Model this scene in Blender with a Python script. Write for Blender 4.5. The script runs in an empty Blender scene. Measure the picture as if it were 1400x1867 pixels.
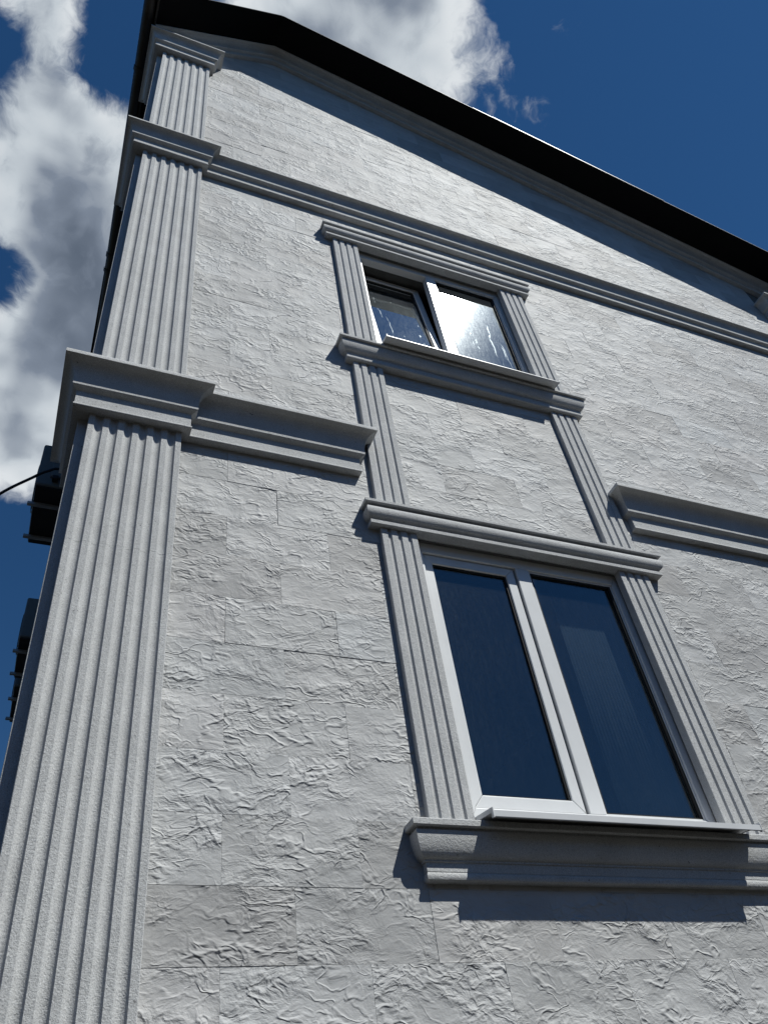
import bpy, bmesh, math, random
from mathutils import Vector, Matrix, Euler
random.seed(7)
S = bpy.context.scene
COL = S.collection
H = 1.6                                   # eye height above the ground; z below is measured from the eye
# ------------------------------------------------------------------ camera
R = [[0.92290, 0.17489, 0.34304], [-0.36504, 0.68085, 0.63498], [-0.12251, -0.71124, 0.69219]]
D = 3.3
cam = bpy.data.cameras.new('camera')
cam.sensor_fit = 'VERTICAL'; cam.sensor_height = 36.0
F_PX = 1483.06
cam.lens = F_PX / 1867.0 * 36.0
cam.clip_end = 3000; cam.clip_start = 0.05
co = bpy.data.objects.new('camera', cam); COL.objects.link(co)
M = Matrix(((R[0][0], -R[0][1], -R[0][2]), (R[1][0], -R[1][1], -R[1][2]), (R[2][0], -R[2][1], -R[2][2])))
co.matrix_world = Matrix.Translation((0, -D, H)) @ M.to_4x4()
S.camera = co
def project(p):                            # facade point -> photo pixels (only used to rank tiles by size)
    v = Vector(p) - Vector((0, -D, 0))
    c = [sum(R[i][k] * v[i] for i in range(3)) for k in range(3)]
    if c[2] <= 0.05: return None
    return 700 + F_PX * c[0] / c[2], 933.5 + F_PX * c[1] / c[2]
# ------------------------------------------------------------------ sun, sky, exposure
SUN = Vector((0.35455, -0.41957, 0.83562)).normalized()
sl = bpy.data.lights.new('sun', 'SUN'); sl.energy = 5.0; sl.angle = math.radians(0.5); sl.color = (1.0, 1.0, 0.948)
so = bpy.data.objects.new('sun', sl); COL.objects.link(so)
so.rotation_euler = SUN.to_track_quat('Z', 'Y').to_euler(); so.location = (6, -8, 20)
S.view_settings.view_transform = 'Standard'; S.view_settings.look = 'None'
S.view_settings.exposure = -0.3; S.view_settings.gamma = 1.0; S.view_settings.use_curve_mapping = False
S.cycles.use_denoising = True
S.cycles.use_adaptive_sampling = True; S.cycles.adaptive_threshold = 0.02
S.cycles.max_bounces = 6; S.cycles.diffuse_bounces = 1; S.cycles.glossy_bounces = 3; S.cycles.transparent_max_bounces = 12

class NT:
    """small helper for node trees"""
    def __init__(s, tree): s.t = tree; s.n = tree.nodes; s.l = tree.links
    def put(s, sock, v):
        if v is None: return
        if hasattr(v, 'is_linked'): s.l.new(v, sock)
        else: sock.default_value = v
    def add(s, typ, **kw):
        nd = s.n.new(typ)
        for k, v in kw.items(): setattr(nd, k, v)
        return nd
    def math(s, op, a, b=None, c=None, clamp=False):
        nd = s.add('ShaderNodeMath', operation=op, use_clamp=clamp)
        s.put(nd.inputs[0], a); s.put(nd.inputs[1], b); s.put(nd.inputs[2], c)
        return nd.outputs[0]
    def vmath(s, op, a, b=None, scale=None):
        nd = s.add('ShaderNodeVectorMath', operation=op)
        s.put(nd.inputs[0], a); s.put(nd.inputs[1], b)
        if scale is not None: s.put(nd.inputs['Scale'], scale)
        return nd.outputs['Value'] if op in ('DOT_PRODUCT', 'LENGTH', 'DISTANCE') else nd.outputs['Vector']
    def noise(s, vec, scale, detail=4, rough=0.5, dist=0.0, typ='FBM', lac=2.0, out='Fac'):
        nd = s.add('ShaderNodeTexNoise'); nd.noise_type = typ; nd.normalize = True if typ == 'FBM' else False
        s.put(nd.inputs['Vector'], vec); s.put(nd.inputs['Scale'], scale); s.put(nd.inputs['Detail'], detail)
        s.put(nd.inputs['Roughness'], rough); s.put(nd.inputs['Distortion'], dist); s.put(nd.inputs['Lacunarity'], lac)
        return nd.outputs[0] if out == 'Fac' else nd.outputs[1]
    def ramp(s, fac, stops):
        nd = s.add('ShaderNodeValToRGB'); e = nd.color_ramp.elements
        while len(e) < len(stops): e.new(0.5)
        for el, (p, c) in zip(e, stops):
            el.position = p; el.color = (*c, 1) if len(c) == 3 else c
        s.put(nd.inputs[0], fac); return nd.outputs[0]
    def mixc(s, fac, a, b, blend='MIX'):
        nd = s.add('ShaderNodeMix', data_type='RGBA', blend_type=blend)
        s.put(nd.inputs[0], fac); s.put(nd.inputs[6], a); s.put(nd.inputs[7], b)
        return nd.outputs[2]
    def sstep(s, x, lo, hi):
        nd = s.add('ShaderNodeMapRange', interpolation_type='SMOOTHSTEP')
        s.put(nd.inputs[0], x); s.put(nd.inputs[1], lo); s.put(nd.inputs[2], hi); s.put(nd.inputs[3], 0.0); s.put(nd.inputs[4], 1.0)
        return nd.outputs[0]
    def bump(s, h, dist, strength=1.0, normal=None):
        nd = s.add('ShaderNodeBump'); s.put(nd.inputs['Height'], h); s.put(nd.inputs['Distance'], dist)
        s.put(nd.inputs['Strength'], strength)
        if normal is not None: s.put(nd.inputs['Normal'], normal)
        return nd.outputs[0]

world = bpy.data.worlds.new('World'); S.world = world; world.use_nodes = True
world.cycles.sampling_method = 'MANUAL'; world.cycles.sample_map_resolution = 256
W = NT(world.node_tree); W.n.clear()
wout = W.add('ShaderNodeOutputWorld'); bg = W.add('ShaderNodeBackground'); W.l.new(bg.outputs[0], wout.inputs[0])
sky = W.add('ShaderNodeTexSky'); sky.sky_type = 'NISHITA'; sky.sun_disc = False
sky.sun_elevation = math.asin(SUN.z); sky.sun_rotation = math.atan2(SUN.x, SUN.y)
sky.air_density = 1.0; sky.dust_density = 0.0; sky.ozone_density = 5.0; sky.altitude = 400
bg.inputs[1].default_value = 0.055
tc = W.add('ShaderNodeTexCoord'); dirv = tc.outputs['Generated']
def blob(c, w, a):
    c = Vector(c).normalized()
    d = W.vmath('DISTANCE', dirv, tuple(c))
    q = W.math('MULTIPLY', W.math('POWER', W.math('DIVIDE', d, w), 2.0), -1.0)
    return W.math('MULTIPLY', W.math('EXPONENT', q), a)
def total(lst):
    r = lst[0]
    for x in lst[1:]: r = W.math('ADD', r, x)
    return r
# where the banks of cumulus stand in this sky (directions), and the clear gaps between them
bias = total([blob((-0.03, 0.42, 0.9), 0.15, 0.40), blob((-0.05, 0.58, 0.82), 0.13, 0.36), blob((-0.09, 0.70, 0.71), 0.07, 0.30),
              blob((0.15, 0.20, 0.97), 0.13, 0.46), blob((0.24, 0.16, 0.95), 0.07, 0.12), blob((-0.12, 0.29, 0.95), 0.05, 0.26),
              blob((-0.30, 0.55, 0.78), 0.20, 0.22),
              blob((-0.125, 0.535, 0.84), 0.050, -0.42), blob((-0.06, 0.79, 0.61), 0.125, -0.62),
              blob((-0.055, 0.320, 0.95), 0.040, -0.32), blob((-0.17, 0.335, 0.93), 0.04, -0.28), blob((-0.12, 0.365, 0.92), 0.025, 0.12)])
def cloud_density(vec, fine):
    if fine:
        wv = W.noise(vec, 6.0, 4, 0.6, out='Color')
        vec = W.vmath('ADD', vec, W.vmath('SCALE', W.vmath('SUBTRACT', wv, (0.5, 0.5, 0.5)), scale=0.15))
        return W.noise(vec, 6.5, 9, 0.62)
    return W.noise(vec, 6.5, 3, 0.57)
dn = W.math('ADD', cloud_density(dirv, True), bias)
dn2 = W.math('ADD', cloud_density(W.vmath('ADD', dirv, tuple(SUN * 0.05)), False), bias)
mask = W.sstep(dn, 0.625, 0.83)
thick = W.sstep(dn, 0.74, 1.16)
shade = W.sstep(W.math('SUBTRACT', dn2, dn), -0.10, 0.16)
lightness = W.math('SUBTRACT', 1.0, W.math('ADD', W.math('MULTIPLY', thick, 0.55), W.math('MULTIPLY', shade, 0.45)), clamp=True)
cloudcol = W.ramp(lightness, [(0.0, (1.9, 2.5, 3.5)), (0.42, (4.6, 5.5, 7.0)), (0.70, (12.0, 13.2, 14.3)), (1.0, (17.0, 17.8, 18.4))])
hs = W.add('ShaderNodeHueSaturation'); hs.inputs['Saturation'].default_value = 1.21; hs.inputs['Value'].default_value = 1.42
W.l.new(sky.outputs[0], hs.inputs['Color'])
W.put(bg.inputs[0], W.mixc(mask, hs.outputs[0], cloudcol))

# ------------------------------------------------------------------ materials
def mat(name):
    m = bpy.data.materials.new(name); m.use_nodes = True
    t = NT(m.node_tree); b = t.n['Principled BSDF']
    return m, t, b
def simple(name, col, rough=0.6, metal=0.0, spec=0.4, var=0.12, scale=8.0, bump=0.0, bscale=60):
    m, t, b = mat(name)
    tc = t.add('ShaderNodeTexCoord').outputs['Object']
    n = t.noise(tc, scale, 5, 0.6)
    lo = tuple(c * (1 - var) for c in col); hi = tuple(min(1, c * (1 + var)) for c in col)
    t.put(b.inputs['Base Color'], t.ramp(n, [(0.3, lo), (0.7, hi)]))
    t.put(b.inputs['Roughness'], t.math('ADD', rough - 0.06, t.math('MULTIPLY', n, 0.12)))
    b.inputs['Metallic'].default_value = metal; b.inputs['Specular IOR Level'].default_value = spec
    if bump: t.put(b.inputs['Normal'], t.bump(t.noise(tc, bscale, 3, 0.6), bump))
    return m

def make_tile_mat():
    m, t, b = mat('split_face_panel')
    obj = t.add('ShaderNodeTexCoord').outputs['Object']
    geo = t.add('ShaderNodeNewGeometry'); oi = t.add('ShaderNodeObjectInfo')
    rnd = t.math('FRACT', t.math('ADD', oi.outputs['Random'], t.math('MULTIPLY', geo.outputs['Random Per Island'], 7.31)))
    sx = t.add('ShaderNodeSeparateXYZ'); t.put(sx.inputs[0], obj)
    cx = t.add('ShaderNodeCombineXYZ'); t.put(cx.inputs[0], t.math('MULTIPLY', sx.outputs[0], 0.66)); t.put(cx.inputs[1], sx.outputs[2])
    P = t.vmath('ADD', cx.outputs[0], t.vmath('SCALE', (31.7, 47.9, 0.0), scale=rnd))
    def n2(v, scale, detail, rough=0.5, out='Fac', dist=0.0):
        o = t.noise(v, scale, detail, rough, dist, out=out); o.node.noise_dimensions = '2D'; return o
    wc = n2(P, 5.5, 2, 0.55, 'Color')
    Q = t.vmath('ADD', P, t.vmath('SCALE', t.vmath('SUBTRACT', wc, (0.5, 0.5, 0.5)), scale=0.085))
    ms = t.add('ShaderNodeSeparateColor'); t.put(ms.inputs[0], n2(t.vmath('ADD', P, (5.0, 1.0, 0.0)), 4.5, 1, 0.5, 'Color'))
    # pressed-in folds: short raised creases that come and go, plus crumpled patches and slow swells
    def folds(v, scale, detail, widths, masks, amps):
        sc = t.add('ShaderNodeSeparateColor'); t.put(sc.inputs[0], n2(v, scale, detail, 0.5, 'Color'))
        res = None
        for ch, w, m, a in zip(sc.outputs, widths, masks, amps):
            dd = t.math('ABSOLUTE', t.math('SUBTRACT', ch, 0.5))
            r = t.math('MULTIPLY', t.math('MULTIPLY', t.math('SUBTRACT', 1.0, t.sstep(dd, 0.0, w)), m), a)
            res = r if res is None else t.math('ADD', res, r)
        return res
    A, Bc, C = ms.outputs[0], ms.outputs[1], ms.outputs[2]
    k1 = folds(Q, 5.5, 3, (0.045, 0.038, 0.07), (t.sstep(A, 0.46, 0.64), t.sstep(Bc, 0.48, 0.64), t.sstep(C, 0.46, 0.66)), (0.26, 0.22, 0.20))
    k2 = folds(t.vmath('ADD', Q, (9.1, 4.2, 0)), 12.0, 2, (0.06, 0.06, 0.07), (t.sstep(Bc, 0.44, 0.62), t.sstep(C, 0.46, 0.64), t.sstep(A, 0.38, 0.50)), (0.11, 0.11, 0.06))
    cr = n2(Q, 17.0, 5, 0.62)
    cr = t.math('MULTIPLY', t.math('MULTIPLY', cr, t.math('ADD', t.sstep(C, 0.36, 0.66), 0.62)), 0.54)
    h = t.math('ADD', t.math('ADD', k1, k2), t.math('ADD', cr, t.math('MULTIPLY', A, 0.30)))
    t.put(b.inputs['Normal'], t.bump(h, 0.0138))
    tone = t.ramp(rnd, [(0.0, (0.48, 0.477, 0.472)), (0.28, (0.565, 0.567, 0.563)), (0.7, (0.60, 0.604, 0.602)), (1.0, (0.635, 0.638, 0.637))])
    tint = t.ramp(t.math('FRACT', t.math('MULTIPLY', rnd, 13.7)), [(0.0, (1, 1, 1)), (0.62, (1, 1, 1)), (0.82, (1.0, 0.982, 0.974)), (1.0, (0.97, 0.988, 1.0))])
    col = t.mixc(1.0, tone, tint, 'MULTIPLY')
    st = t.ramp(n2(t.vmath('ADD', P, (2.0, 3.0, 0)), 4.0, 3, 0.6), [(0.3, (0.86, 0.86, 0.86)), (0.65, (1.0, 1.0, 1.0))])
    t.put(b.inputs['Base Color'], t.mixc(1.0, col, st, 'MULTIPLY'))
    b.inputs['Roughness'].default_value = 0.66; b.inputs['Specular IOR Level'].default_value = 0.36
    return m
M_TILE = make_tile_mat()

def make_trim_mat(name, col, grain):
    m, t, b = mat(name)
    tc = t.add('ShaderNodeTexCoord').outputs['Object']
    g1 = t.noise(tc, 190.0, 2, 0.7); g2 = t.noise(tc, 6.0, 5, 0.6); g3 = t.noise(tc, 90.0, 2, 0.5)
    base = t.ramp(g2, [(0.3, tuple(c * 0.9 for c in col)), (0.7, tuple(c * 1.05 for c in col))])
    sp = t.ramp(g1, [(0.32, (0.70, 0.70, 0.71)), (0.46, (0.97, 0.97, 0.97)), (0.56, (1, 1, 1)), (0.68, (1.25, 1.25, 1.25))])
    pit = t.ramp(t.noise(tc, 55.0, 1, 0.4), [(0.20, (0.45, 0.45, 0.45)), (0.255, (1, 1, 1))])
    t.put(b.inputs['Base Color'], t.mixc(1.0, t.mixc(1.0, base, sp, 'MULTIPLY'), pit, 'MULTIPLY'))
    hh = t.math('ADD', t.math('MULTIPLY', g1, 0.5), t.math('ADD', t.math('MULTIPLY', g3, 0.5), t.math('MULTIPLY', t.noise(tc, 11.0, 2, 0.5), 0.35)))
    t.put(b.inputs['Normal'], t.bump(hh, grain))
    b.inputs['Roughness'].default_value = 0.85; b.inputs['Specular IOR Level'].default_value = 0.25
    return m
M_TRIM = make_trim_mat('sanded_plaster_trim', (0.62, 0.626, 0.625), 0.0040)
M_PLASTER = simple('plain_plaster', (0.5, 0.495, 0.48), 0.9, bump=0.004, bscale=120)
M_MORTAR = simple('tile_bed', (0.16, 0.16, 0.155), 0.95)
M_PVC = simple('white_pvc', (0.86, 0.87, 0.87), 0.32, spec=0.5, var=0.025, scale=5)
M_FLASH = simple('painted_sheet_white', (0.78, 0.79, 0.80), 0.35, spec=0.5, var=0.04, scale=9)
M_GASKET = simple('black_rubber', (0.015, 0.015, 0.016), 0.6)
M_SOFFIT = simple('black_metal_sheet', (0.004, 0.0045, 0.005), 0.6, spec=0.1)
M_VERGE = simple('pale_metal_edge', (0.55, 0.55, 0.54), 0.45, metal=0.0)
M_GUTTER = simple('dark_brown_gutter', (0.055, 0.048, 0.042), 0.5, var=0.25, scale=6)
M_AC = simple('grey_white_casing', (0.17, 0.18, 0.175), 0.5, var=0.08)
M_ACDARK = simple('dark_plastic', (0.02, 0.02, 0.02), 0.5)
M_STEEL = simple('galvanised_arm', (0.42, 0.42, 0.41), 0.5, metal=0.4, var=0.2)
M_CABLE = simple('black_cable', (0.02, 0.02, 0.022), 0.5)
M_ROOM = simple('room_plaster', (0.22, 0.19, 0.14), 0.9)
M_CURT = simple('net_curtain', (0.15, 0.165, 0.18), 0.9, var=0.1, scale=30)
M_GROUND = simple('dark_soil', (0.019, 0.017, 0.013), 0.9, var=0.2, scale=1.2, bump=0.01, bscale=20)

def make_glass(name, film, runs_a, tint, rough, refl=1.4, grease=0.0):
    m, t, b = mat(name); t.n.remove(b)
    out = t.n['Material Output']
    tc = t.add('ShaderNodeTexCoord').outputs['Object']
    tr = t.add('ShaderNodeBsdfTransparent'); tr.inputs[0].default_value = (*tint, 1)
    gl = t.add('ShaderNodeBsdfGlossy'); gl.inputs['Roughness'].default_value = 0.0; gl.inputs['Color'].default_value = (0.90, 0.96, 1, 1)
    fr = t.add('ShaderNodeFresnel'); t.put(fr.inputs[0], t.math('MULTIPLY_ADD', t.add('ShaderNodeNewGeometry').outputs['Backfacing'], -0.975, 1.6))   # thin pane: same ratio from both sides
    fac = t.math('ADD', t.math('MULTIPLY', fr.outputs[0], refl), 0.01, clamp=True)
    mx = t.add('ShaderNodeMixShader'); t.put(mx.inputs[0], fac); t.l.new(tr.outputs[0], mx.inputs[1]); t.l.new(gl.outputs[0], mx.inputs[2])
    # thin film of dust with dried rain streaks, scattering the light
    st = t.noise(t.vmath('MULTIPLY', tc, (1.0, 1.0, 0.10)), 95.0, 5, 0.7)
    spots = t.noise(tc, 85.0, 3, 0.7)
    warp = t.vmath('ADD', tc, t.vmath('SCALE', t.noise(tc, 4.0, 2, out='Color'), scale=0.10))
    runs = t.sstep(t.noise(t.vmath('MULTIPLY', warp, (1.0, 1.0, 0.045)), 30.0, 2, 0.5), 0.665, 0.715)
    lowz = t.noise(t.vmath('MULTIPLY', tc, (1.0, 1.0, 0.5)), 2.6, 2, 0.5)
    d = t.math('ADD', 0.45, t.math('MULTIPLY', t.sstep(t.math('ADD', t.math('MULTIPLY', st, 0.5), t.math('MULTIPLY', spots, 0.5)), 0.42, 0.62), 0.8))
    d = t.math('MULTIPLY', t.math('MULTIPLY', d, t.math('ADD', 0.3, lowz)), film)
    d = t.math('ADD', d, t.math('MULTIPLY', t.math('MULTIPLY', runs, spots), runs_a), clamp=True)
    rg = t.add('ShaderNodeBsdfGlossy'); rg.inputs['Roughness'].default_value = rough; rg.inputs['Color'].default_value = (0.72, 0.80, 0.83, 1)
    tg = t.add('ShaderNodeBsdfGlossy'); tg.inputs['Roughness'].default_value = 0.085; tg.inputs['Color'].default_value = (0.95, 0.97, 1.0, 1)
    mg = t.add('ShaderNodeMixShader'); mg.inputs[0].default_value = grease; t.l.new(mx.outputs[0], mg.inputs[1]); t.l.new(tg.outputs[0], mg.inputs[2])
    df = t.add('ShaderNodeBsdfDiffuse'); df.inputs[0].default_value = (0.40, 0.46, 0.48, 1)
    dm = t.add('ShaderNodeMixShader'); dm.inputs[0].default_value = 0.72
    t.l.new(rg.outputs[0], dm.inputs[1]); t.l.new(df.outputs[0], dm.inputs[2])
    m2 = t.add('ShaderNodeMixShader'); t.put(m2.inputs[0], d); t.l.new(mg.outputs[0], m2.inputs[1]); t.l.new(dm.outputs[0], m2.inputs[2])
    t.l.new(m2.outputs[0], out.inputs[0])
    return m
M_GLASS1 = make_glass('window_glass', 0.016, 0.008, (0.60, 0.65, 0.68), 0.5)
M_GLASS2 = make_glass('rain_streaked_glass', 0.048, 0.30, (0.3, 0.34, 0.36), 0.28, 3.0, 0.045)
M_GLASS3 = make_glass('dusty_sash_glass', 0.018, 0.25, (0.22, 0.26, 0.28), 0.35, 3.5)

# ------------------------------------------------------------------ mesh helpers
def mk(name, verts, faces, m, parent=None, smooth=False, auto=None):
    me = bpy.data.meshes.new(name)
    me.from_pydata([(x, y, z + H) for x, y, z in verts], [], faces)
    me.materials.append(m)
    if smooth:
        for p in me.polygons: p.use_smooth = True
    if auto is not None:
        me.set_sharp_from_angle(angle=math.radians(auto))
    me.update()
    o = bpy.data.objects.new(name, me); COL.objects.link(o)
    if parent: o.parent = parent
    return o
def fix(o):
    bm = bmesh.new(); bm.from_mesh(o.data); bmesh.ops.recalc_face_normals(bm, faces=bm.faces); bm.to_mesh(o.data); bm.free(); return o
class B:
    """collects boxes and prisms into one mesh"""
    def __init__(s): s.v = []; s.f = []
    def box(s, x0, x1, y0, y1, z0, z1):
        n = len(s.v)
        s.v += [(x0, y0, z0), (x1, y0, z0), (x1, y1, z0), (x0, y1, z0), (x0, y0, z1), (x1, y0, z1), (x1, y1, z1), (x0, y1, z1)]
        s.f += [tuple(n + i for i in q) for q in ((3, 2, 1, 0), (4, 5, 6, 7), (0, 1, 5, 4), (1, 2, 6, 5), (2, 3, 7, 6), (3, 0, 4, 7))]
        return s
    def poly(s, pts, y0, y1):               # outline in x-z, thickness in y
        n = len(s.v); k = len(pts)
        s.v += [(x, y0, z) for x, z in pts] + [(x, y1, z) for x, z in pts]
        s.f += [tuple(n + i for i in range(k)), tuple(n + k + i for i in reversed(range(k)))]
        s.f += [(n + i, n + k + i, n + k + (i + 1) % k, n + (i + 1) % k) for i in range(k)]
        return s
    def build(s, name, m, parent=None, bevel=0.0, seg=2, smooth=False):
        o = fix(mk(name, s.v, s.f, m, parent))
        if bevel:
            md = o.modifiers.new('bevel', 'BEVEL'); md.width = bevel; md.segments = seg; md.limit_method = 'ANGLE'
        return o
def tag(o, label, cat, group=None, kind=None):
    if label: o['label'] = label
    if cat: o['category'] = cat
    if group: o['group'] = group
    if kind: o['kind'] = kind
    return o
def sweep(name, plan, prof, m, parent, z0):
    """plan(o) -> plan polyline for the profile offset o; prof = [(o, z)...] from bottom to top; ends are capped"""
    rows = [plan(o) for o, z in prof]; n = len(rows[0]); v = []; f = []
    for (o, z), row in zip(prof, rows): v += [(x, y, z0 + z) for x, y in row]
    for j in range(len(prof) - 1):
        for i in range(n - 1):
            a = j * n + i; f.append((a, a + 1, a + n + 1, a + n))
    f.append(tuple(range(n))); k = (len(prof) - 1) * n; f.append(tuple(reversed([k + i for i in range(n)])))
    f.append(tuple(j * n for j in range(len(prof)))); f.append(tuple(j * n + n - 1 for j in reversed(range(len(prof)))))
    o = fix(mk(name, v, f, m, parent))
    for p in o.data.polygons: p.use_smooth = len(p.vertices) == 4
    o.data.set_sharp_from_angle(angle=math.radians(28))
    return o
def arc(cx, cz, rx, rz, a0, a1, n):
    return [(cx + rx * math.cos(math.radians(a0 + (a1 - a0) * i / n)), cz + rz * math.sin(math.radians(a0 + (a1 - a0) * i / n))) for i in range(n + 1)]
# profiles: (projection, height)
def cap_profile(h, top):
    s = h / 0.36
    p = [(0.0, 0.0), (0.047, 0.0), (0.050, 0.004), (0.050, 0.012), (0.048, 0.016), (0.043, 0.018), (0.043, 0.128)]
    p += [(0.047, 0.131), (0.074, 0.146), (0.077, 0.150), (0.077, 0.205)]
    p += [(0.078 + (top - 0.092) * (1 - math.cos(math.radians(a))), 0.208 + 0.112 * math.sin(math.radians(a))) for a in (0, 15, 30, 45, 60, 75)]
    p += [(top - 0.008, 0.325), (top, 0.328), (top, 0.352), (top - 0.003, 0.36), (0.0, 0.36)]
    return [(o, z * s) for o, z in p]
HEAD = [(0.0, 0.0), (0.024, 0.0), (0.028, 0.004), (0.028, 0.030), (0.024, 0.034), (0.017, 0.036), (0.017, 0.044)] + arc(0.018, 0.100, 0.034, 0.050, -72, 70, 8) + \
       [(0.032, 0.150), (0.032, 0.156), (0.055, 0.158), (0.058, 0.162), (0.058, 0.182), (0.055, 0.186), (0.0, 0.186)]
SILL = [(0.0, 0.0), (0.030, 0.0)] + arc(0.030, 0.018, 0.010, 0.017, -80, 80, 5) + [(0.034, 0.038), (0.034, 0.074), (0.040, 0.077), (0.040, 0.084)] + \
       [(0.040 + 0.040 * math.sin(math.radians(a)), 0.086 + 0.105 * (1 - math.cos(math.radians(a)))) for a in (8, 25, 42, 58, 74, 90)] + \
       [(0.080, 0.196), (0.072, 0.199), (0.072, 0.206), (0.094, 0.208), (0.098, 0.212), (0.098, 0.236), (0.095, 0.24), (0.0, 0.24)]
def run(x0, x1, yb):                       # straight run on the wall with mitred returns at both ends
    return lambda o: [(x0 - o, 0.02), (x0 - o, yb - o), (x1 + o, yb - o), (x1 + o, 0.02)]

# ------------------------------------------------------------------ ground
def ground_z(x, y):                        # level yard, plus an unseen bank behind and left added to block low sky
    d = max(-y - 6.5 + 1.5 * math.sin(x * 0.07), min(-x - 9.0, 30.0 - y))
    t = min(max(d / 25.0, 0.0), 1.0); t = t * t * (3 - 2 * t)
    return -H + 16.0 * t + (0.5 * math.sin(x * 0.31 + y * 0.2) * math.sin(y * 0.27) * t)
gxs = [-400, -200, -120] + [-80 + 4 * i for i in range(41)] + [120, 200, 400]
gys = [-400, -200, -100, -60] + [-44 + 2 * i for i in range(40)] + [60, 100, 400]
gv = [(x, y, ground_z(x, y)) for y in gys for x in gxs]; nx = len(gxs)
g = mk('ground', gv, [(j * nx + i, j * nx + i + 1, (j + 1) * nx + i + 1, (j + 1) * nx + i) for j in range(len(gys) - 1) for i in range(nx - 1)], M_GROUND, smooth=True)
tag(g, None, None, kind='structure')

# ------------------------------------------------------------------ house
house = bpy.data.objects.new('house', None); COL.objects.link(house)
tag(house, 'pale stone clad house with fluted corner pilaster, moulded cornices and dark gabled eaves', 'house')
X0, X1 = -0.055, 8.5
OX0, OX1 = 1.950, 3.520                    # window openings
W1 = (1.53, 3.42); W2 = (5.40, 7.17)
AX, AZ = 1.28, 11.98                       # apex of the soffit line
SL, SR = 0.62, -0.318
def rake(x): return AZ + (x - AX) * (SL if x < AX else SR)
YB = 0.012                                 # tile bed plane
# backing wall with two openings
zb = -H
bw = B()
def wallpoly(pts): bw.poly(pts, YB, 0.30)
wallpoly([(X0, zb), (OX0, zb), (OX0, rake(OX0)), (AX, AZ), (X0, rake(X0))])
wallpoly([(OX1, zb), (X1, zb), (X1, rake(X1)), (OX1, rake(OX1))])
wallpoly([(OX0, zb), (OX1, zb), (OX1, W1[0] - 0.02), (OX0, W1[0] - 0.02)])
wallpoly([(OX0, W1[1]), (OX1, W1[1]), (OX1, W2[0] - 0.02), (OX0, W2[0] - 0.02)])
wallpoly([(OX0, W2[1]), (OX1, W2[1]), (OX1, rake(OX1)), (OX0, rake(OX0))])
front = bw.build('front_wall', M_MORTAR, house)
# side and rear walls; the side wall runs a hair off square
KS = 0.02
sw = B(); n = 0
sw.v = [(X0, 0.30, zb), (X0 + 0.24, 0.30, zb), (X0 + 12 * KS + 0.24, 12, zb), (X0 + 12 * KS, 12, zb)]
sw.v += [(x, y, rake(X0) + 0.1) for x, y, z in sw.v]
sw.f = [(3, 2, 1, 0), (4, 5, 6, 7), (0, 1, 5, 4), (1, 2, 6, 5), (2, 3, 7, 6), (3, 0, 4, 7)]
sw.build('side_wall', M_PLASTER, house)
B().box(X1 - 0.25, X1, 0.30, 12, zb, rake(X1)).build('side_wall', M_PLASTER, house)
B().poly([(X0 + 0.25, zb), (X1, zb), (X1, rake(X1)), (AX, AZ), (X0 + 0.25, rake(X0 + 0.25))], 12.0, 12.3).build('rear_wall', M_PLASTER, house)

# ---- cladding panels
PW, PH = 0.6065, 0.2935
ZR = 0.967
holes = [(1.88, 3.60, W1[0] - 0.22, W1[1] + 0.14), (1.88, 3.60, W2[0] - 0.19, W2[1] + 0.13)]
def clip(poly, a, b, c):                   # keep a*x + b*z <= c
    out = []
    for i in range(len(poly)):
        p, q = poly[i], poly[(i + 1) % len(poly)]
        dp = a * p[0] + b * p[1] - c; dq = a * q[0] + b * q[1] - c
        if dp <= 0: out.append(p)
        if dp * dq < 0:
            s = dp / (dp - dq); out.append((p[0] + s * (q[0] - p[0]), p[1] + s * (q[1] - p[1])))
    return out
pieces = []                                # (polygon, whole tile?)
k0 = int(math.floor((-H - ZR) / PH)); k1 = int((12 - ZR) / PH) + 1
for k in range(k0, k1):
    z0 = ZR + k * PH; z1 = z0 + PH
    sh = 0.772 if k % 2 == 1 else 0.772 + PW / 2
    for i in range(-2, 15):
        x0 = sh + (i - 1) * PW; x1 = x0 + PW
        x0c, x1c = max(x0, 0.44), min(x1, 8.05)
        z0c = max(z0, -H)
        if x1c - x0c < 0.02 or z1 - z0c < 0.02: continue
        rects = [(x0c, x1c, z0c, z1)]
        for hx0, hx1, hz0, hz1 in holes:
            nr = []
            for a, b_, c, d in rects:
                if b_ <= hx0 or a >= hx1 or d <= hz0 or c >= hz1: nr.append((a, b_, c, d)); continue
                if a < hx0: nr.append((a, hx0, c, d))
                if b_ > hx1: nr.append((hx1, b_, c, d))
                ma, mb = max(a, hx0), min(b_, hx1)
                if c < hz0: nr.append((ma, mb, c, hz0))
                if d > hz1: nr.append((ma, mb, hz1, d))
            rects = nr
        for a, b_, c, d in rects:
            poly = [(a, c), (b_, c), (b_, d), (a, d)]
            off = -0.12
            poly = clip(poly, -SL, 1.0, AZ - SL * AX + off)
            if len(poly) > 2: poly = clip(poly, -SR, 1.0, AZ - SR * AX + off)
            if len(poly) < 3: continue
            ar = 0.5 * abs(sum(poly[j][0] * poly[(j + 1) % len(poly)][1] - poly[(j + 1) % len(poly)][0] * poly[j][1] for j in range(len(poly))))
            if ar < 0.0015: continue
            whole = len(poly) == 4 and abs(ar - PW * PH) < 1e-5
            pieces.append((poly, whole))
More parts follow.
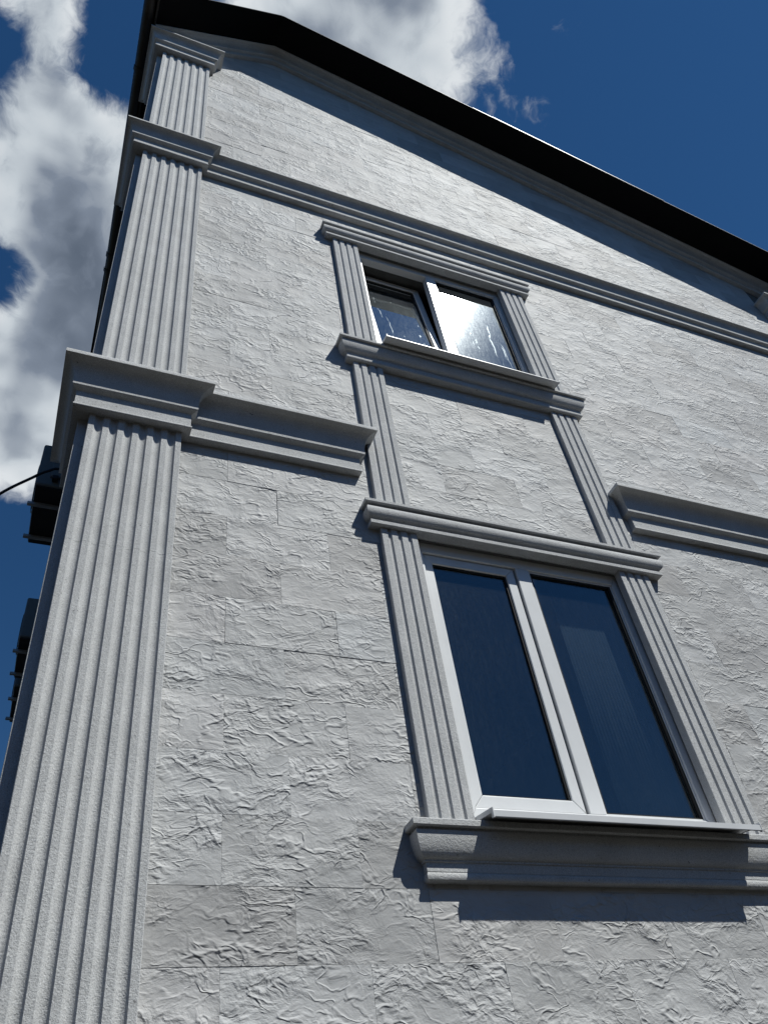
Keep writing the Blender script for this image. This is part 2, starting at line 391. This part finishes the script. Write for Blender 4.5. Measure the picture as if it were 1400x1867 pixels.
def tile_geo(poly, gap, bev, depth):
    """front face set forward with eased edges; returns verts (x,y,z about the tile centre) and faces"""
    cx = sum(p[0] for p in poly) / len(poly); cz = sum(p[1] for p in poly) / len(poly); n = len(poly)
    def inset(d):
        out = []
        for i in range(n):
            p0, p1, p2 = Vector(poly[i - 1]), Vector(poly[i]), Vector(poly[(i + 1) % n])
            e1 = (p1 - p0).normalized(); e2 = (p2 - p1).normalized()
            n1 = Vector((-e1.y, e1.x)); n2 = Vector((-e2.y, e2.x))
            bi = n1 + n2; k = bi.dot(n1)
            out.append(p1 + bi * (d / max(k, 0.2)))
        return out
    rings = [(inset(gap), depth), (inset(gap), bev * 0.8), (inset(gap + bev), 0.0)]
    v = [(p.x - cx, y, p.y - cz) for ring, y in rings for p in ring]; f = []
    for r in range(2):
        for i in range(n):
            f.append((r * n + i, r * n + (i + 1) % n, (r + 1) * n + (i + 1) % n, (r + 1) * n + i))
    f.append(tuple(2 * n + i for i in range(n)))
    return v, f, cx, cz
def score(poly):
    pts = [project((x, 0, z)) for x, z in poly]
    if any(p is None for p in pts): return 0
    cx = sum(p[0] for p in pts) / len(pts); cy = sum(p[1] for p in pts) / len(pts)
    if max(p[0] for p in pts) < 0 or min(p[0] for p in pts) > 1400 or max(p[1] for p in pts) < 0 or min(p[1] for p in pts) > 1867: return 0
    a = 0.5 * abs(sum(pts[i][0] * pts[(i + 1) % len(pts)][1] - pts[(i + 1) % len(pts)][0] * pts[i][1] for i in range(len(pts))))
    return a
order = sorted(range(len(pieces)), key=lambda i: -score(pieces[i][0]))
rt = random.Random(11)
shared = None; rest_v, rest_f = [], []
for rank, idx in enumerate(order):
    poly, whole = pieces[idx]
    dy = rt.uniform(-0.0012, 0.0012); rx = rt.gauss(0, 0.003); rz = rt.gauss(0, 0.0016)
    v, f, cx, cz = tile_geo(poly, 0.00025, 0.0008, YB + 0.001)
    if rank < 300 and score(poly) > 0:
        if whole and shared is not None: me = shared
        else:
            me = bpy.data.meshes.new('tile'); me.from_pydata(v, [], f); me.materials.append(M_TILE)
            if whole: shared = me
        o = bpy.data.objects.new('tile', me); COL.objects.link(o); o.parent = front
        o.location = (cx, dy, cz + H); o.rotation_euler = (rx, 0, rz)
    else:
        n = len(rest_v)
        rest_v += [(cx + x, dy + y + rx * z + rz * x, cz + z) for x, y, z in v]
        rest_f += [tuple(n + i for i in q) for q in f]
rest = mk('tiles', rest_v, rest_f, M_TILE, front); rest['kind'] = 'stuff'

# ---- fluted pilasters
def fluted(name, x0, x1, yf, z0, z1, flutes, wf, depth, parent=house, arcn=8, yback=0.02):
    rr = (wf * wf / 4 + depth * depth) / (2 * depth); w = x1 - x0; fil = (w - flutes * wf) / (flutes + 1); pts = [(x0, yback), (x0, yf + 0.003), (x0 + 0.003, yf)]
    x = x0
    for i in range(flutes):
        x += fil
        pts.append((x - 0.0015, yf))
        for j in range(1, arcn):
            pts.append((x + wf * j / arcn, yf + math.sqrt(rr * rr - (wf * (j / arcn - 0.5)) ** 2) - (rr - depth)))
        x += wf
        pts.append((x + 0.0015, yf))
    pts += [(x1 - 0.003, yf), (x1, yf + 0.003), (x1, yback)]
    n = len(pts); v = [(a, b, z0) for a, b in pts] + [(a, b, z1) for a, b in pts]
    f = [(i, i + 1, n + i + 1, n + i) for i in range(n - 1)] + [tuple(reversed(range(n))), tuple(n + i for i in range(n))]
    o = fix(mk(name, v, f, M_TRIM, parent))
    for p in o.data.polygons: p.use_smooth = len(p.vertices) == 4
    o.data.set_sharp_from_angle(angle=math.radians(32))
    return o
PX0, PX1, PYF = -0.055, 0.476, -0.07
CAPS = [(3.885, 0.365, 0.160), (7.69, 0.30, 0.142), (10.46, 0.31, 0.142)]
segs = [(-H, 3.89), (3.885 + 0.363, 7.695), (7.69 + 0.298, 10.465)]
SPX = -0.111                               # outer face of the pilaster on the return wall
for za, zb_ in ((-H, 0.62), (0.6215, 2.9), (2.9015, 3.89), (3.885 + 0.363, 5.82), (5.8215, 7.695), (7.69 + 0.298, 10.465)):
    fluted('fluted_pilaster', PX0, PX1, PYF, za, zb_, 6, 0.048, 0.0170, arcn=10)
for z0, z1 in segs:
    B().box(SPX, X0 + 0.03, -0.006, 0.52, z0, z1).build('return_pilaster', M_TRIM, house, bevel=0.004)
for z0, h, top in CAPS:
    plan = lambda o: [(0.0, 0.52 + o), (SPX - 0.86 * o, 0.52 + o), (SPX - 0.86 * o, PYF - o), (PX1 + o, PYF - o), (PX1 + o, 0.02)]
    sweep('capital', plan, cap_profile(h, top), M_TRIM, house, z0)
# far corner of the facade: only its top shows at the edge of the picture
RZ = 8.80
fluted('fluted_pilaster', 8.10, 8.51, PYF, 4.25, RZ + 0.005, 6, 0.048, 0.0170)
sweep('capital', lambda o: [(8.10 - 0.8 * o, 0.02), (8.10 - 0.8 * o, PYF - o), (8.51 + o, PYF - o), (8.51 + o, 0.5)], cap_profile(0.31, 0.145), M_TRIM, house, RZ)

# ---- horizontal bands
sweep('cornice', lambda o: [(PX1 - 0.02, 0.02), (PX1 - 0.02, -o), (1.60 + o, -o), (1.60 + o, 0.02)], cap_profile(0.361, 0.157), M_TRIM, house, 3.888)
sweep('cornice', lambda o: [(3.885 - o, 0.02), (3.885 - o, -o), (8.0, -o), (8.0, 0.02)], cap_profile(0.361, 0.157), M_TRIM, house, 3.888)
sweep('string_course', lambda o: [(PX1 - 0.02, 0.02), (PX1 - 0.02, -o), (8.0, -o), (8.0, 0.02)], cap_profile(0.29, 0.134), M_TRIM, house, 7.695)

# ---- raking cornice under the soffit
def raking(xa, xb):
    prof = cap_profile(0.29, 0.15); v = []; f = []; n = len(prof)
    for x in (xa, xb):
        for o, z in prof:
            v.append((x, 0.02 if o == 0 else -o, rake(x) - 0.29 + z - 0.004))
    f = [(i, i + 1, n + i + 1, n + i) for i in range(n - 1)] + [tuple(range(n)), tuple(reversed([n + i for i in range(n)]))]
    return fix(mk('raking_cornice', v, f, M_TRIM, house))
raking(-0.20, AX); raking(AX, 8.6)

# ---- roof
YV, YR = -0.515, 12.4
XL, XR = -0.30, 9.1
def slab(xa, xb, za, zb_, y0, y1, t):
    return [(xa, y0, za), (xb, y0, zb_), (xb, y1, zb_), (xa, y1, za), (xa, y0, za + t), (xb, y0, zb_ + t), (xb, y1, zb_ + t), (xa, y1, za + t)]
QF = [(3, 2, 1, 0), (4, 5, 6, 7), (0, 1, 5, 4), (1, 2, 6, 5), (2, 3, 7, 6), (3, 0, 4, 7)]
roof = mk('roof', slab(XL, AX, rake(XL) + 0.0, AZ, YV, YR, 0.006), QF, M_SOFFIT, house)
mk('roof', slab(AX, XR, AZ, rake(XR), YV, YR, 0.006), QF, M_SOFFIT, house)
up = mk('roof_deck', slab(XL, AX, rake(XL) + 0.008, AZ + 0.008, YV + 0.06, YR - 0.05, 0.05), QF, M_SOFFIT, house)
mk('roof_deck', slab(AX, XR, AZ + 0.008, rake(XR) + 0.008, YV + 0.06, YR - 0.05, 0.05), QF, M_SOFFIT, house)
# separate lengths of metal verge edging, some lifted a little
for xa, xb, h0, h1, dy in ((-0.30, AX - 0.01, 0.007, 0.008, 0), (AX + 0.0, 3.86, 0.010, 0.008, 0.001), (3.86, 4.14, 0.022, 0.026, -0.002), (4.14, 6.62, 0.034, 0.007, -0.004), (6.62, 9.1, 0.008, 0.008, 0.002)):
    za, zb_ = rake(xa) + 0.0075, rake(xb) + 0.0075
    v = [(xa, YV - 0.004 + dy, za), (xb, YV - 0.004 + dy, zb_), (xb, YV + 0.03, zb_), (xa, YV + 0.03, za), (xa, YV - 0.004 + dy, za + h0), (xb, YV - 0.004 + dy, zb_ + h1), (xb, YV + 0.03, zb_ + h1), (xa, YV + 0.03, za + h0)]
    mk('verge_edging', v, QF, M_VERGE, roof)
# ---- eaves gutter along the return wall
GZ = 11.02
def gx(y): return -0.285 + KS * y * 0.9
pts = [(-0.075, 0.075), (-0.070, 0.02)] + [(0.07 * math.cos(math.radians(a)), 0.07 * math.sin(math.radians(a))) for a in range(190, 361, 17)] + [(0.070, 0.02), (0.075, 0.07)]
pin = [(x * 0.93, z * 0.93 + 0.004) for x, z in reversed(pts)]
loop = pts + pin; n = len(loop)
v = [(gx(y) + x, y, GZ + z) for y in (-0.515, 12.3) for x, z in loop]
f = [(i, (i + 1) % n, n + (i + 1) % n, n + i) for i in range(n)] + [tuple(reversed(range(n))), tuple(n + i for i in range(n))]
gut = fix(mk('gutter', v, f, M_GUTTER, house, smooth=True, auto=35))
B().box(-0.215, -0.195, -0.50, 12, GZ - 0.08, GZ + 0.10).build('fascia_board', M_GUTTER, house)
B().box(-0.20, 0.25, -0.12, 12, GZ + 0.055, GZ + 0.075).build('eaves_soffit', M_SOFFIT, house)
def ring(name, y, wdt, r, parent, m):
    v = []; seq = list(range(170, 371, 20)); nn = len(seq)
    for yy in (y, y + wdt):
        for rr in (r, r - 0.008):
            v += [(gx(y) + rr * math.cos(math.radians(a)), yy, GZ + rr * math.sin(math.radians(a))) for a in seq]
    f = []
    for i in range(nn - 1):
        f += [(i, i + 1, 2 * nn + i + 1, 2 * nn + i), (nn + i, nn + i + 1, 3 * nn + i + 1, 3 * nn + i), (i, i + 1, nn + i + 1, nn + i), (2 * nn + i, 2 * nn + i + 1, 3 * nn + i + 1, 3 * nn + i)]
    return fix(mk(name, v, f, m, parent))
for y, w_, r in ((0.36, 0.05, 0.081), (2.9, 0.06, 0.083), (3.15, 0.05, 0.086), (5.6, 0.05, 0.082), (8.0, 0.05, 0.082)):
    ring('gutter_joint', y, w_, r, gut, M_GUTTER)
for y in (0.9, 1.6, 2.3, 3.7, 4.4, 5.1):
    B().box(gx(y) + 0.05, -0.19, y, y + 0.03, GZ - 0.05, GZ - 0.02).build('gutter_bracket', M_GUTTER, gut)

# ---- windows
LP = (1.724, 1.968); RP = (3.505, 3.757)
YP = -0.034
for z0, z1 in ((W1[0] + 0.01, W1[1] + 0.003), (W1[1] + 0.163, W2[0] - 0.215), (W2[0] - 0.003, W2[1] + 0.003)):
    for a, b_ in (LP, RP):
        fluted('window_pilaster', a, b_, YP, z0, z1, 3, 0.025, 0.012, arcn=6)
for (zs, zh), hs in ((W1, 0.255), (W2, 0.22)):
    sweep('window_head', run(LP[0] - 0.045, RP[1] + (0.085 if zs < 3 else 0.055), YP), HEAD, M_TRIM, house, zh)
    k = hs / 0.24
    sweep('window_sill', run(LP[0] - 0.018, RP[1] + 0.018, -0.004 if zs < 3 else -0.020), [(o, z * k) for o, z in SILL], M_TRIM, house, zs + 0.008 - hs)
def quad_frame(bb, x0, x1, z0, z1, wl, wr, wb, wt, y0, y1):
    """four mitred members round a rectangle"""
    o = [(x0, z0), (x1, z0), (x1, z1), (x0, z1)]; i = [(x0 + wl, z0 + wb), (x1 - wr, z0 + wb), (x1 - wr, z1 - wt), (x0 + wl, z1 - wt)]
    for a in range(4):
        b_ = (a + 1) % 4; bb.poly([o[a], o[b_], i[b_], i[a]], y0, y1)
    return bb
def pane(name, x0, x1, z0, z1, y, m, parent):
    return B().box(x0, x1, y, y + 0.005, z0, z1).build(name, m, parent)
def window(zs, zh, glass, glass_s, tilt, lipz):
    fx0, fx1 = OX0 + 0.003, OX1 - 0.003
    YF = 0.035
    fr = quad_frame(B(), fx0, fx1, zs, zh - 0.002, 0.070, 0.055, 0.135, 0.080, YF, YF + 0.07).build('window', M_PVC, house, bevel=0.004)
    gx0, gx1, gz0, gz1 = fx0 + 0.070, fx1 - 0.055, zs + 0.135, zh - 0.082
    mx0, mx1 = 2.695, 2.795
    B().box(mx0, mx1, YF + 0.001, YF + 0.069, gz0 - 0.001, gz1 + 0.001).build('mullion', M_PVC, fr, bevel=0.004)
    # fixed right light
    quad_frame(B(), mx1, gx1, gz0, gz1, 0.012, 0.012, 0.012, 0.012, YF + 0.012, YF + 0.03).build('glazing_bead', M_PVC, fr, bevel=0.002)
    quad_frame(B(), mx1 + 0.012, gx1 - 0.012, gz0 + 0.012, gz1 - 0.012, 0.010, 0.016, 0.008, 0.014, YF + 0.016, YF + 0.034).build('gasket', M_GASKET, fr)
    pane('pane', mx1 + 0.02, gx1 - 0.02, gz0 + 0.02, gz1 - 0.018, YF + 0.032, glass, fr)
    # opening left sash
    sx0, sx1, sz0, sz1 = gx0 + 0.004, mx0 - 0.012, gz0 + 0.004, gz1 - 0.004
    ys = YF + 0.016 if not tilt else YF + 0.028
    sash = quad_frame(B(), sx0, sx1, sz0, sz1, 0.060, 0.064, 0.072, 0.066, ys, ys + 0.055).build('sash', M_PVC, fr, bevel=0.005)
    sb = quad_frame(B(), sx0 + 0.060, sx1 - 0.064, sz0 + 0.072, sz1 - 0.066, 0.006, 0.012, 0.008, 0.010, ys + 0.012, ys + 0.03).build('sash_gasket', M_GASKET, fr)
    sp = pane('pane', sx0 + 0.064, sx1 - 0.070, sz0 + 0.076, sz1 - 0.072, ys + 0.024, glass_s, fr)
    if tilt:
        piv = Matrix.Translation((0, ys + 0.03, sz0 + H)); rot = piv @ Matrix.Rotation(math.radians(-tilt), 4, 'X') @ piv.inverted()
        for o in (sash, sb, sp): o.data.transform(rot)
    # dark room behind
    rm = B(); x0, x1, y0, y1, z0, z1 = OX0 - 0.6, OX1 + 0.8, 0.32, 3.4, zs - 0.9, zh + 0.25
    for bxs in ((x0, x1, y1, y1 + 0.05, z0, z1), (x0 - 0.05, x0, y0, y1, z0, z1), (x1, x1 + 0.05, y0, y1, z0, z1), (x0, x1, y0, y1, z0 - 0.05, z0), (x0, x1, y0, y1, z1, z1 + 0.05)): rm.box(*bxs)
    rm.build('room', M_ROOM, house)
    # folded sheet metal sill with a drip lip and turned up ends
    a, b_ = 1.975, 3.565
    yl = -0.190
    fl = B()
    zf = zs + 0.012
    n = 0
    prof = [(0.034, zf + 0.034), (yl, zf + 0.004), (yl - 0.004, zf + 0.002), (yl - 0.004, zf - lipz), (yl - 0.001, zf - lipz - 0.004), (yl + 0.008, zf - lipz), (yl + 0.008, zf - lipz + 0.003), (yl + 0.0, zf - lipz + 0.001), (yl - 0.001, zf - 0.002), (0.034, zf + 0.030)]
    k = len(prof)
    fl.v = [(a, y, z) for y, z in prof] + [(b_, y, z) for y, z in prof]
    fl.f = [(i, (i + 1) % k, k + (i + 1) % k, k + i) for i in range(k)] + [tuple(range(k)), tuple(reversed([k + i for i in range(k)]))]
    flash = fl.build('sill_flashing', M_FLASH, house)
    for xx in (a - 0.005, b_):
        v = []; lip = [(0.02, zf + 0.05), (yl - 0.006, zf + 0.016), (yl - 0.006, zf - lipz - 0.006), (yl + 0.012, zf - lipz - 0.004), (yl + 0.012, zf - 0.004), (0.02, zf + 0.026)]
        v = [(xx, y, z) for y, z in lip] + [(xx + 0.005, y, z) for y, z in lip]; q = len(lip)
        fix(mk('end_cap', v, [tuple(range(q)), tuple(reversed([q + i for i in range(q)]))] + [(i, (i + 1) % q, q + (i + 1) % q, q + i) for i in range(q)], M_FLASH, flash))
    return fr
w1 = window(*W1, M_GLASS1, M_GLASS1, 0, 0.026)
w2 = window(*W2, M_GLASS2, M_GLASS3, 5.0, 0.005)

# net curtain behind the right light of the lower window
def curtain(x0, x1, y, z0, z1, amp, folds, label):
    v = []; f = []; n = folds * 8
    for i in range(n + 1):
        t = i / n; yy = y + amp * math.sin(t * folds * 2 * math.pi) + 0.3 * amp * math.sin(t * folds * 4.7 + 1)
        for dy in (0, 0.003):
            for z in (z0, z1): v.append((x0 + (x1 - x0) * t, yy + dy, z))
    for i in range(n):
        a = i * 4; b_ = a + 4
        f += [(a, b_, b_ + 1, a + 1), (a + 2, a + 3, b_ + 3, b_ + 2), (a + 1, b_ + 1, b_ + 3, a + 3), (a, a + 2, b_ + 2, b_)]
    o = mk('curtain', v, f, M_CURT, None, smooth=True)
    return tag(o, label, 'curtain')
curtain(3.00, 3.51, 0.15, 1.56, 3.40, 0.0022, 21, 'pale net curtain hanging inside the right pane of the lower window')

# ------------------------------------------------------------------ air conditioning units on the return wall
def ac_unit(y0, label):
    root = bpy.data.objects.new('air_conditioner', None); COL.objects.link(root)
    zb_, ht, dp, ln = 5.52, 0.53, 0.30, 0.80
    x1 = -0.160 + KS * y0 * 0.9; x0 = x1 - dp
    root.location = (x1, y0, zb_ + H)
    tag(root, label, 'air conditioner', 'air conditioners on the return wall')
    def part(bb, name, m, bevel=0.0, par=root):
        o = bb.build(name, m, None, bevel=bevel)
        o.data.transform(Matrix.Translation((-x1, -y0, -zb_ - H))); o.parent = root if par is root else par
        return o
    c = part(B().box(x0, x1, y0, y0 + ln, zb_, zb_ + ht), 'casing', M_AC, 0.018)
    part(B().box(x0 + 0.01, x1 - 0.01, y0 + 0.02, y0 + ln - 0.02, zb_ - 0.012, zb_ + 0.001), 'base_pan', M_ACDARK)
    part(B().box(x1 - 0.155, x1 - 0.08, y0 - 0.004, y0 + 0.01, zb_ + ht - 0.095, zb_ + ht - 0.075), 'grip_slot', M_ACDARK)
    part(B().box(x1 - 0.19, x1 - 0.03, y0 - 0.022, y0 + 0.01, zb_ + 0.10, zb_ + 0.27), 'valve_cover', M_AC, 0.012)
    part(B().box(x1 - 0.17, x1 - 0.12, y0 - 0.05, y0 + 0.01, zb_ + 0.05, zb_ + 0.10), 'valve', M_ACDARK, 0.008)
    part(B().box(x1 - 0.10, x1 - 0.06, y0 - 0.05, y0 + 0.01, zb_ + 0.045, zb_ + 0.085), 'valve', M_ACDARK, 0.008)
    part(B().box(x1 - 0.19, x1 - 0.05, y0 - 0.02, y0 + 0.0, zb_ + ht - 0.195, zb_ + ht - 0.182), 'cover_lip', M_ACDARK)
    # fan grille on the outer face
    gb = B(); cy, cz = y0 + 0.34, zb_ + ht / 2
    for rr in (0.08, 0.13, 0.18, 0.22):
        for s in range(24):
            a0, a1 = 2 * math.pi * s / 24, 2 * math.pi * (s + 1) / 24; n = len(gb.v)
            for xx in (x0 - 0.012, x0 - 0.006):
                for r2 in (rr, rr + 0.008):
                    for a in (a0, a1): gb.v.append((xx, cy + r2 * math.cos(a), cz + r2 * math.sin(a)))
            gb.f += [tuple(n + i for i in q) for q in ((0, 1, 3, 2), (4, 6, 7, 5), (0, 4, 5, 1), (2, 3, 7, 6))]
    part(gb, 'fan_grille', M_ACDARK)
    for ya in (y0 + 0.22, y0 + 0.66):
        arm = part(B().box(x0 - 0.04, x1 + 0.14, ya, ya + 0.035, zb_ - 0.042, zb_ - 0.013), 'bracket_arm', M_STEEL, 0.003)
        part(B().box(x1 + 0.105, x1 + 0.14, ya, ya + 0.035, zb_ - 0.42, zb_ - 0.043), 'bracket_leg', M_STEEL, 0.003)
        part(B().box(x0 + 0.005, x0 + 0.05, ya - 0.005, ya + 0.04, zb_ - 0.013, zb_ + 0.004), 'rubber_foot', M_ACDARK)
    return root
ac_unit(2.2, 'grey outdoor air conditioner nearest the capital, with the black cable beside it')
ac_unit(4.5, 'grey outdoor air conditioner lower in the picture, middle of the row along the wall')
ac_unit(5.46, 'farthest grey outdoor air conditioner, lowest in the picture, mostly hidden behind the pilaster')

def tube(name, pts, r, m, res=10):
    cu = bpy.data.curves.new(name, 'CURVE'); cu.dimensions = '3D'; cu.bevel_depth = r; cu.bevel_resolution = 3
    sp = cu.splines.new('BEZIER'); sp.bezier_points.add(len(pts) - 1)
    for bp_, p in zip(sp.bezier_points, pts):
        bp_.co = (p[0], p[1], p[2] + H); bp_.handle_left_type = bp_.handle_right_type = 'AUTO'
    sp.resolution_u = res
    o = bpy.data.objects.new(name, cu); COL.objects.link(o)
    dg = bpy.context.evaluated_depsgraph_get(); me = bpy.data.meshes.new_from_object(o.evaluated_get(dg))
    bpy.data.objects.remove(o); me.materials.clear(); me.materials.append(m)
    for p in me.polygons: p.use_smooth = True
    o = bpy.data.objects.new(name, me); COL.objects.link(o); return o
cb = tube('cable', [(-0.16, 2.19, 5.60), (-0.24, 2.10, 5.64), (-0.34, 2.08, 5.57), (-0.441, 2.07, 5.45), (-0.652, 2.05, 5.17), (-0.85, 2.0, 4.75), (-1.05, 1.9, 3.9), (-1.15, 1.85, 2.0), (-1.2, 1.8, -1.55)], 0.0125, M_CABLE)
tag(cb, 'thick black cable curving out from the upper air conditioner to the left', 'cable')
